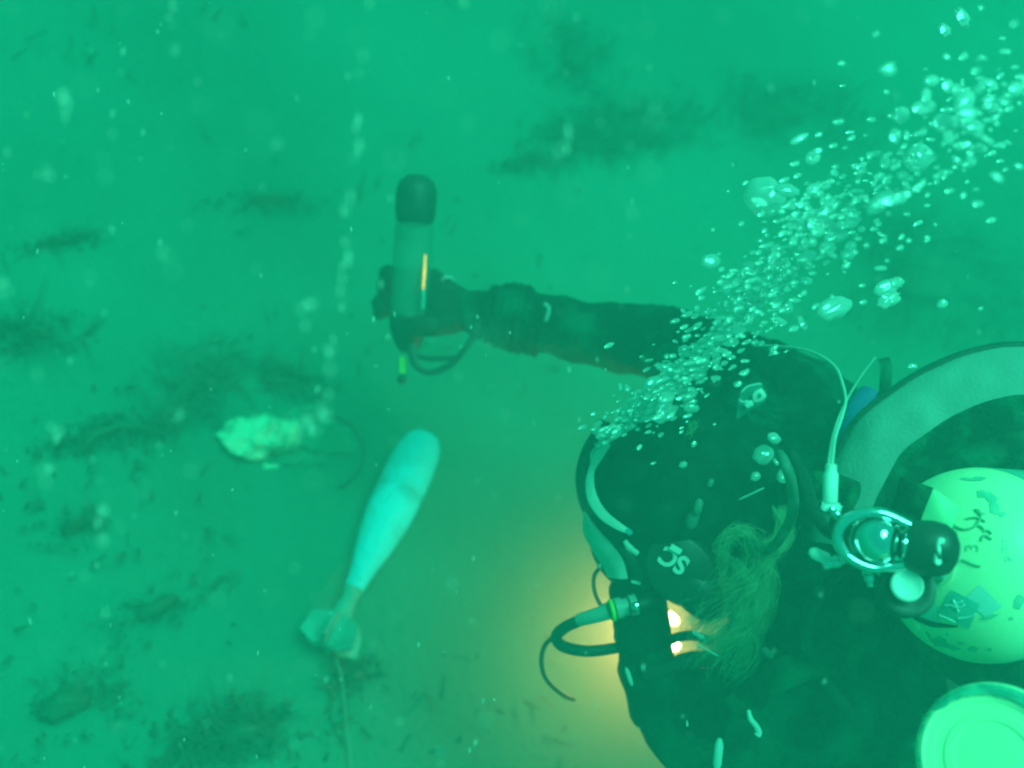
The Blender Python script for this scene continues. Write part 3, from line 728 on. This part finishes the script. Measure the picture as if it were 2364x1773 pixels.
def valve_and_first_stage():
    VP = P(2062, 1290, .985)
    v = MB().tube([TC + TA * (TH + .012), TC + TA * (TH + .03), VP], [.014, .016, .013], 20); v.build('valve_stem', M['chrome'], tank)
    MB().box(frame(P(2050, 1300, .965), TA, D(1, .1, .2)), .034, .028, .04).build('valve_block', M['chrome'], tank)
    # handwheel
    hf = frame(P(2094, 1360, .935), D(-.10, .25, .95), D(1, 0, 0))
    hw = MB().lathe([(.004, -.022), (.021, -.02), (.024, -.014), (.024, .0), (.0225, .003), (.018, .004), (.016, .003)], hf, 40).build('handwheel', M['knob'], tank)
    MB().lathe([(.0132, .0015), (.0136, .0055), (.0120, .0068), (.0092, .0045), (.004, .0038), (.001, .0038)], frame(P(2091, 1352, .926), D(-.10, .25, .95), D(1, 0, 0)), 36).build('wheel_cap', M['white'], hw)
    f = thing('first_stage', P(2010, 1250, .95), 'chrome regulator first stage with yoke and black screw knob clamped to the tank valve', 'first stage regulator')
    A = P(1968, 1238, .93); B = P(2110, 1262, .925); ax = (B - A).normalized()
    face = D(-.15, .0, 1); side = ax.cross(face).normalized(); face = side.cross(ax).normalized()
    # yoke loop
    c0 = A + (B - A) * .42
    pts = []
    for k in range(41):
        a = -PI * .86 + 2 * PI * .86 * k / 40
        x = -math.cos(a) * .034; y = math.sin(a) * .0235
        if x > 0: y = math.copysign(.0235 - .010 * (x / .034) ** 1.2, y)
        pts.append(c0 + ax * x + side * y)
    MB().tube(pts, .0048, 12, flat=(face, 1.3)).build('yoke', M['chrome'], f)
    b = MB().lathe([(.001, -.024), (.010, -.022), (.0185, -.014), (.0205, .0), (.0185, .010), (.012, .016), (.001, .018)], frame(c0 - face * .004, (ax * .75 + face * .65)), 40)
    b.build('chrome_body', M['chrome'], f)
    MB().lathe([(.008, -.004), (.012, -.003), (.012, .003), (.008, .004)], frame(c0 + ax * .022, ax), 28).build('saddle', M['chrome'], f)
    MB().lathe([(.0175, -.046), (.018, -.02), (.016, .0), (.012, .006), (.001, .008)], frame(c0 - face * .03 - ax * .004, ax * .15 + face), 30).build('turret', M['knob'], f)
    kf = frame(P(2095, 1257, .925), ax + face * .12, face)
    k = MB().lathe([(.003, -.002), (.0190, .0), (.0215, .008), (.0225, .018), (.0215, .028), (.017, .036), (.009, .0405), (.001, .0415)], kf, 48, sx=.9, sy=1.05)
    kn = k.build('screw_knob', M['knob'], f)
    vs, fs = text_mesh('S', .022, .0012, .03)
    tf = frame(P(2170, 1270, .917), (face * .80 + ax * .62), side)
    nrm = (face * .62 + ax * .82)
    nrm = D(.45, -.05, 1)
    tf = frame(P(2168, 1276, .9015), nrm, D(1, -.15, -.45))
    MB().add([tf @ Vector((q.x * .8, q.y * 1.35, q.z)) for q in vs], fs).build('lettering', M['white'], kn, smooth=False)
    # ports and hoses
    MB().lathe([(.002, 0), (.0065, .001), (.0065, .026), (.0050, .028), (.0050, .034), (.002, .035)], frame(P(1916, 1162, .96), D(.03, 1, .0)), 20).build('hose_fitting', M['white'], f)
    MB().box(frame(P(1916, 1172, .962), D(0, .2, 1), D(1, -.3, 0)), .017, .010, .012).build('fitting_nut', M['chrome'], f)
    for x, y, dx, dy, l, r_ in ((2012, 1330, .08, -1, .018, .0055), (2050, 1208, -.2, 1, .02, .006), (2068, 1205, .9, -.45, .016, .006), (1926, 1298, 1, .3, .022, .0045), (1928, 1185, .6, -.7, .014, .0035)):
        q = P(x, y, .955); dv = D(dx, dy, .1)
        MB().lathe([(.001, -l / 2), (r_, -l / 2 + .001), (r_, -.002), (r_ * 1.25, -.001), (r_ * 1.25, .004), (r_, .005), (r_ * .9, l / 2), (.001, l / 2)], frame(q, dv), 18).build('port_plug', M['chrome'], f)
    hose(f, [(1917, 1120, .962), (1922, 1060, .99), (1928, 1010, 1.03), (1944, 960, 1.08), (1952, 925, 1.12), (1946, 890, 1.16), (1930, 850, 1.20), (1895, 822, 1.24), (1850, 806, 1.28), (1800, 800, 1.32), (1740, 798, 1.36)], .0018, M['strap'])
    hose(f, [(1910, 1120, .965), (1914, 1060, .99), (1922, 1010, 1.03), (1938, 960, 1.08), (1962, 910, 1.15), (1990, 865, 1.22), (2020, 826, 1.30)], .0015, M['clear_grey'])
    hose(f, [(1975, 1290, .99), (1930, 1330, 1.04), (1880, 1390, 1.10), (1860, 1460, 1.16), (1900, 1560, 1.22), (1990, 1680, 1.25)], .0062, M['rubber'])
    hose(f, [(1960, 1240, .99), (1910, 1225, 1.04), (1880, 1180, 1.12), (1860, 1110, 1.20), (1830, 1050, 1.28)], .0062, M['rubber'])
valve_and_first_stage()

# ------------------------------------------------------------------ buoyancy jacket
def jacket():
    Wc = P(2378, 1290, 1.25); ax = D(-.22, .06, .97)
    t = thing('buoyancy_jacket', Wc, 'black buoyancy wing with wide grey border wrapping round the large tank', 'buoyancy jacket')
    mt = frame(Wc, ax, D(1, 0, 0))
    Rm = .190; rr = .052; hh = .045
    a0, a1 = R(-25), R(176)
    def ring(angs, rad, name, m, off=0, n=90):
        vs = []; fs = []; k_ = len(angs)
        for i in range(n + 1):
            a = a0 + (a1 - a0) * i / n
            wv = 1 + .02 * noise.noise(Vector((math.cos(a) * 4, math.sin(a) * 4, 1)))
            for b in angs:
                e = 1 + off
                r_ = Rm * wv + rr * math.cos(b) * e; z_ = hh * math.sin(b) * e + .004 * noise.noise(Vector((a * 7, b * 2, 4)))
                vs.append(mt @ Vector((r_ * math.cos(a), r_ * math.sin(a), z_)))
        cl = rad
        for i in range(n):
            for k in range(k_ if cl else k_ - 1):
                j = (k + 1) % k_; fs.append((i * k_ + k, i * k_ + j, (i + 1) * k_ + j, (i + 1) * k_ + k))
        if cl: fs += [tuple(range(k_))[::-1], tuple(n * k_ + k for k in range(k_))]
        return MB().add(vs, fs).build(name, m, t)
    ring([2 * PI * k / 28 for k in range(28)], True, 'bladder', M['black_nylon'])
    up = [R(18) + R(78) * k / 12 for k in range(13)]
    vs = up
    ring(vs, False, 'grey_border', M['grey_nylon'], .03)
    pp = []
    for i in range(91):
        a = a0 + (a1 - a0) * i / 90
        wv = 1 + .02 * noise.noise(Vector((math.cos(a) * 4, math.sin(a) * 4, 1)))
        r_ = Rm * wv + rr * math.cos(R(12)) * 1.03; pp.append(mt @ Vector((r_ * math.cos(a), r_ * math.sin(a), hh * math.sin(R(12)))))
    MB().tube(pp, .0055, 10).build('piping', M['rubber'], t)
    # inner padded panel between the bladder and the tank
    vs = []; fs = []; n = 80; k_ = 10
    for i in range(n + 1):
        a = 2 * PI * i / n
        for k in range(k_):
            f = k / (k_ - 1); r_ = .095 + (.165 - .095) * f
            vs.append(mt @ Vector((r_ * math.cos(a), r_ * math.sin(a), .012 + .012 * math.sin(f * PI) + .006 * noise.noise(Vector((math.cos(a) * 5, math.sin(a) * 5, f * 3))))))
    for i in range(n):
        for k in range(k_ - 1): fs.append((i * k_ + k, i * k_ + k + 1, (i + 1) * k_ + k + 1, (i + 1) * k_ + k))
    MB().add(vs, fs).build('padded_panel', M['black_nylon'], t)
    # webbing, clips and rings on the shoulder harness
    MB().tube(catmull([P(1990, 1150, 1.26), P(1900, 1120, 1.24), P(1800, 1140, 1.30), P(1740, 1200, 1.36)], 8), .016, 12, flat=(D(0, 0, 1), .25)).build('shoulder_strap', M['black_nylon'], t)
    MB().tube(catmull([P(2050, 1560, 1.22), P(1930, 1520, 1.20), P(1800, 1560, 1.22), P(1700, 1640, 1.26)], 8), .018, 12, flat=(D(0, 0, 1), .25)).build('shoulder_strap', M['black_nylon'], t)
    for x, y, d, dx, dy, l, r_, mm in ((1452, 1562, 1.278, .35, -1, .022, .0028, 'strap'), (1468, 1345, 1.30, 1, -.25, .012, .0022, 'strap'), (1612, 1466, 1.25, .8, -.5, .016, .0028, 'strap'), (1632, 1500, 1.25, .9, -.5, .030, .0014, 'strap'),
                                   (1658, 1742, 1.22, .1, 1, .036, .0050, 'sticker_pale'), (1772, 1507, 1.22, .7, -.6, .016, .0045, 'hose_green'), (1735, 1140, 1.18, .9, .42, .030, .0013, 'strap'), (1893, 1283, .955, .9, -.42, .020, .0055, 'white'), (1612, 1170, 1.23, .2, 1, .018, .0050, 'hose_green'), (1640, 1115, 1.25, .5, .9, .010, .0035, 'hose_green'), (1598, 1200, 1.24, .3, 1, .02, .007, 'hose_green')):
        a = P(x, y, d); dv = D(dx, dy, 0)
        MB().tube([a - dv * l / 2, a - dv * l * .3, a + dv * l * .3, a + dv * l / 2], [r_ * .5, r_, r_, r_ * .5], 10).build('clip', M[mm], t)
    MB().tube(catmull([P(1728, 1640, 1.215), P(1733, 1660, 1.21), P(1745, 1675, 1.21), P(1752, 1690, 1.21), P(1748, 1698, 1.21)], 6), [.0022, .003, .0032, .0035, .004], 8).build('clip', M['sticker_pale'], t)
jacket()
# blue item and dark strap between the shoulder and the wing
b = thing('blue_inflator', P(1975, 1000, 1.36), 'blurred blue rubber inflator standing between the thin hose and the grey wing border', 'inflator')
MB().tube(catmull([P(1955, 1080, 1.34), P(1965, 1010, 1.34), P(1985, 950, 1.35), P(2010, 912, 1.36)], 6), [.012, .017, .018, .016], 16).build('inflator_tube', M['lens_blue'], b)
s_ = catmull([P(2040, 828, 1.36), P(2046, 850, 1.355), P(2044, 890, 1.35), P(2042, 930, 1.33)], 6)
tag(MB().tube(s_, .0075, 10, flat=(D(0, 0, 1), .3)).build('webbing_strap', M['black_nylon'], loc=s_[0]), 'short upright black strap standing up behind the grey wing border', 'strap')

# ------------------------------------------------------------------ small bottle
def pony():
    a = D(-.50, .34, .80); c_ = P(2290, 1752, .86)
    t = thing('pony_bottle', c_ - a * .3, 'small cream bottle end with concentric rings in the lower right corner', 'bottle')
    mt = frame(c_, a, D(1, 0, 0))
    e = MB().lathe([(.0605, -.020), (.0600, -.012), (.0575, -.004), (.0545, .0), (.0520, .0008), (.0505, -.001), (.044, -.0015), (.0435, -.0025), (.036, -.0025), (.0355, -.0015), (.029, -.0015), (.0285, -.0025), (.020, -.0022), (.001, -.002)], mt, 80).build('bottle_end', M['cream'], t)
    MB().lathe([(.0600, -.0202), (.0608, -.021), (.0608, -.32), (.05, -.35), (.01, -.36)], mt, 48).build('bottle_wall', M['teal_paint'], t)
    # worn painted band round the rim
    for a0, a1, r0, r1 in ((R(10), R(132), .0490, .0578), (R(-40), R(12), .0515, .0575)):
        vs = []; fs = []; n = 60
        for i in range(n + 1):
            q = a0 + (a1 - a0) * i / n; f = math.sin(PI * i / n) ** .4
            for k, r_ in enumerate((r0 + (1 - f) * .002, (r0 + r1) / 2, r1 - (1 - f) * .002)):
                r2 = r_ + .0015 * noise.noise(Vector((q * 9, k * 2, 3)))
                z_ = .0014 if r2 < .0545 else .0014 - (r2 - .0545) * 1.35
                vs.append(mt @ Vector((r2 * math.cos(q), r2 * math.sin(q), z_ + .0006)))
        for i in range(n):
            for k in range(2): fs.append((i * 3 + k, i * 3 + k + 1, (i + 1) * 3 + k + 1, (i + 1) * 3 + k))
        MB().add(vs, fs).build('worn_band', M['worn'], t)
    mb = MB()
    for k in range(26):
        q = R(random.uniform(125, 265)); r_ = random.uniform(.0535, .0595); s = random.uniform(.0012, .0030)
        z_ = -(r_ - .0545) * 1.7 + .0009
        m_ = frame(mt @ Vector((r_ * math.cos(q), r_ * math.sin(q), z_)), (mt.to_3x3() @ Vector((math.cos(q) * .5, math.sin(q) * .5, .9))), mt.to_3x3() @ Vector((-math.sin(q), math.cos(q), 0)))
        mb.ball(m_, s * 1.3, s * .8, .0005, 10, 6, nz=.5, seed=k)
    mb.build('paint_chips', M['worn'], t)
pony()

# ------------------------------------------------------------------ bubbles
protos = []
for k in range(8):
    mb = MB(); mb.ball(Matrix.Identity(4), 1, 1, (.55, .7, .62, .8, .5, .9, .66, .58)[k], 18, 12, nz=(.35, .2, .5, .12, .6, .25, .45, .3)[k], ns=1.3 + .25 * k, seed=k * 3.3)
    for v in mb.v:
        if v.z < 0: v.z *= (.5, .8, .6, 1, .4, .9, .7, .5)[k]     # flattened underneath, like a rising cap
    for v in mb.v: v += v.normalized() * .09 * noise.noise(v * 2.2 + Vector((k, 0, 0)))
    me = bpy.data.meshes.new('air_bubble'); me.from_pydata([tuple(v) for v in mb.v], [], mb.f); me.shade_smooth()
    me.materials.append(M['bubble'] if k % 3 else M['bubble_thin']); protos.append(me)
def bubble(px, py, d, rpx, label, group, el=None, k=None):
    o = bpy.data.objects.new('air_bubble', protos[random.randrange(8) if k is None else k]); COL.objects.link(o)
    o.location = P(px, py, d); r = rpx / FPX * d
    e = el or random.uniform(1.1, 2.3)
    up = Vector((random.gauss(0, .25), random.gauss(0, .25), 1)); xd = D(1, .55 + random.gauss(0, .25), random.gauss(0, .3))
    m = frame(o.location, up, xd); o.rotation_euler = m.to_euler(); o.scale = (r * e, r * random.uniform(.75, 1.0), r * (1 if el else .8))
    tag(o, label, 'bubble', group)
PATH = [(1400, 1010, 22), (1470, 955, 38), (1540, 905, 50), (1600, 850, 48), (1660, 770, 50), (1720, 700, 62), (1790, 640, 70), (1840, 560, 78), (1900, 490, 85), (2010, 440, 95), (2130, 380, 100), (2240, 280, 105), (2330, 190, 105)]
def path(f):
    q = f * (len(PATH) - 1); i = min(int(q), len(PATH) - 2); u = q - i
    return [a + (b - a) * u for a, b in zip(PATH[i], PATH[i + 1])]
special = [(1765, 455, 50, 1.0, 3, 'largest air bubble, a pale dome at the top of the middle cluster'),
           (1925, 712, 34, 1.5, 1, 'long pale air bubble at the right side of the middle cluster'),
           (1762, 1050, 28, 1.05, 3, 'largest of the air bubbles caught on the shoulder right of the hood'),
           (1787, 1012, 17, 1.15, 1, 'air bubble uppermost in the small group on the shoulder right of the hood'),
           (1812, 1098, 19, 1.1, 3, 'round air bubble at the lower right of the group on the shoulder'),
           (1800, 1062, 12, 1.5, 2, 'small slanted air bubble between two round ones on the shoulder'),
           (1744, 1100, 11, 1.2, 5, 'small air bubble lowest in the group on the shoulder'),
           (2220, 42, 24, 1.2, 4, 'air bubble nearest the top edge above the plume'),
           (2180, 70, 20, 1.4, 4, 'second highest air bubble, just below left of the topmost one'),
           (2046, 665, 22, 1.5, 1, 'air bubble out to the right of the middle cluster, upper of a pair'),
           (2050, 690, 20, 1.7, 4, 'air bubble out to the right of the middle cluster, lower of a pair'),
           (2175, 702, 12, 1.2, 5, 'lone faint air bubble in open water above the grey wing border'),
           (2106, 845, 8, 1.6, 4, 'lone tiny air bubble just above the curve of the grey wing border'),
           (2120, 365, 38, 1.2, 3, 'big pale air bubble in the middle of the upper plume'),
           (1577, 1073, 9, 1.1, 5, 'small air bubble on the middle of the black hood'),
           (1602, 1025, 6, 1.4, 4, 'tiny air bubble near the top of the black hood')]
for x, y, r, e, k, lab in special:
    d = 1.22 if y > 880 and x < 1850 else 1.05
    bubble(x, y, d if r != 17 else 1.2, r, lab, 'air bubbles away from the dense plume', e, k)
LB = ['small air bubble in the dense stream over the hood', 'pale air bubble in the thick middle cluster of the plume', 'pale air bubble in the widening upper part of the plume', 'blurred air bubble in the bright cluster at the right edge']
GB = ['bubbles streaming over the hood', 'bubbles in the middle cluster', 'bubbles in the upper plume', 'bubbles at the right edge']
n = 0
while n < 278:
    f = random.random() ** .9
    if random.random() < .45: f = random.choice((.10, .18, .30, .40, .47, .54, .66, .75, .84, .95, .97)) + random.gauss(0, .03)
    f = min(.999, max(0, f)); x, y, s = path(f)
    x += random.gauss(0, s * .74); y += random.gauss(0, s * .70)
    if f > .85: x += random.uniform(-60, 30)
    if x > 2400: continue
    d = 1.24 - .40 * f + random.gauss(0, .03)
    r = random.choice((5, 6, 8, 9, 11, 13, 16)) * random.uniform(.8, 1.35) * (.85 + .35 * f)
    z = 0 if f < .25 else 1 if f < .62 else 2
    if x > 2230 and y < 470: z = 3
    bubble(x, y, d, r, LB[z], GB[z]); n += 1

# the countless tiny ones
mb = MB()
for _ in range(1000):
    f = random.random()
    if random.random() < .6: f = min(.999, max(0, random.choice((.10, .18, .30, .40, .47, .54, .7, .8, .95)) + random.gauss(0, .04)))
    x, y, s = path(f); w_ = random.choice((.45, .6, 1.1)); x += random.gauss(0, s * w_); y += random.gauss(0, s * w_)
    d = 1.22 - .38 * f + random.gauss(0, .06); r = random.uniform(2, 7) / FPX * d
    mb.ball(frame(P(x, y, d), Vector((0, 0, 1)), D(1, .55 + random.gauss(0, .2), 0)), r * random.uniform(1.2, 3.2), r, r * .6, 9, 6, nz=.3, seed=_)
tag(mb.build('bubble_froth', M['bubble_thin'], loc=P(1700, 700, 1.1)), 'froth of countless tiny air bubbles through the plume', 'bubbles', kind='stuff')

# ------------------------------------------------------------------ drifting silt flakes
mb = MB()
for _ in range(620):
    d = random.uniform(.3, 1.1); x = random.uniform(-80, 2440); y = random.uniform(-60, 1830)
    if x > 1500 and random.random() < .6: continue
    r = random.uniform(.0002, .0009) * (.5 + .7 * d)
    mb.ball(frame(P(x, y, d), D(random.gauss(0, .2), 1, random.gauss(0, .3))), r, r, r * random.uniform(1, 3.2), 7, 5, nz=.5, seed=_)
for (x0, y0, x1, y1, k) in ((850, 0, 800, 540, 13), (805, 540, 740, 960, 20), (395, 0, 405, 120, 10), (1310, 300, 1290, 375, 8), (240, 1100, 245, 1560, 8), (725, 1000, 700, 950, 8)):
    for i in range(k):
        f = random.random(); d = random.uniform(.5, .7)
        r = random.uniform(.0004, .0011)
        mb.ball(frame(P(x0 + (x1 - x0) * f + random.gauss(0, 6), y0 + (y1 - y0) * f, d), D(0, 1, 0)), r, r, r * random.uniform(1, 4), 7, 5, nz=.5, seed=i)
for (x, y, rp) in ((404, 118, 9), (150, 236, 24), (800, 560, 12), (702, 715, 24), (238, 1190, 18), (640, 335, 12), (375, 580, 10), (742, 955, 18), (104, 1090, 16), (410, 962, 14), (130, 1000, 24), (5, 660, 22), (1070, 12, 16), (1455, 490, 12), (1270, 375, 6), (110, 395, 14)):
    d = .58
    for _ in range(5):
        r = rp / FPX * d * random.uniform(.12, .3)
        mb.ball(frame(P(x + random.gauss(0, rp * .35), y + random.gauss(0, rp * .6), d + random.gauss(0, .04)), D(random.gauss(0, .3), 1, 0)), r, r, r * random.uniform(1, 2.4), 9, 6, nz=.6, seed=x * .1 + _)
tag(mb.build('drifting_silt', M['snow'], loc=P(1000, 800, .6)), 'pale silt flakes drifting in the water in front of the seabed', 'silt', kind='stuff')

# ------------------------------------------------------------------ the green water as haze
bm = MB().box(Matrix.Translation((0, 0, (H + .15 - 1.4) / 2)), 44, 44, H + .15 + 1.4, .0001)
hz = bm.build('haze', bpy.data.materials.new('green_water'), smooth=False); tag(hz, kind='stuff')
hm_ = hz.data.materials[0]; hm_.use_nodes = True; t = hm_.node_tree; t.nodes.clear()
o = t.nodes.new('ShaderNodeOutputMaterial'); pv = t.nodes.new('ShaderNodeVolumePrincipled')
pv.inputs['Color'].default_value = (.13, .66, .56, 1)
pv.inputs['Density'].default_value = .345
pv.inputs['Anisotropy'].default_value = .2
t.links.new(pv.outputs[0], o.inputs['Volume'])
hz.display_type = 'WIRE'

# silt stirred up around the torch, thick enough to glow in its beam
cc = P(1470, 1500, 1.68)
mb = MB().ball(Matrix.Identity(4), 1, 1, 1, 28, 18)
sc_ = mb.build('silt_cloud', bpy.data.materials.new('stirred_silt'), smooth=True)
sc_.location = cc; sc_.scale = (.33, .33, .31); sc_.display_type = 'WIRE'
tag(sc_, 'cloud of stirred silt glowing yellow round the torch', 'silt cloud', kind='stuff')
m_ = sc_.data.materials[0]; m_.use_nodes = True; t = m_.node_tree; t.nodes.clear()
o = t.nodes.new('ShaderNodeOutputMaterial'); pv = t.nodes.new('ShaderNodeVolumePrincipled')
pv.inputs['Color'].default_value = (.62, .75, .50, 1); pv.inputs['Anisotropy'].default_value = .1
tc = t.nodes.new('ShaderNodeTexCoord'); g = t.nodes.new('ShaderNodeTexGradient'); g.gradient_type = 'QUADRATIC_SPHERE'
mu = t.nodes.new('ShaderNodeMath'); mu.operation = 'MULTIPLY'; mu.inputs[1].default_value = 4.5
t.links.new(tc.outputs['Object'], g.inputs[0]); t.links.new(g.outputs['Fac'], mu.inputs[0])
t.links.new(mu.outputs[0], pv.inputs['Density']); t.links.new(pv.outputs[0], o.inputs['Volume'])
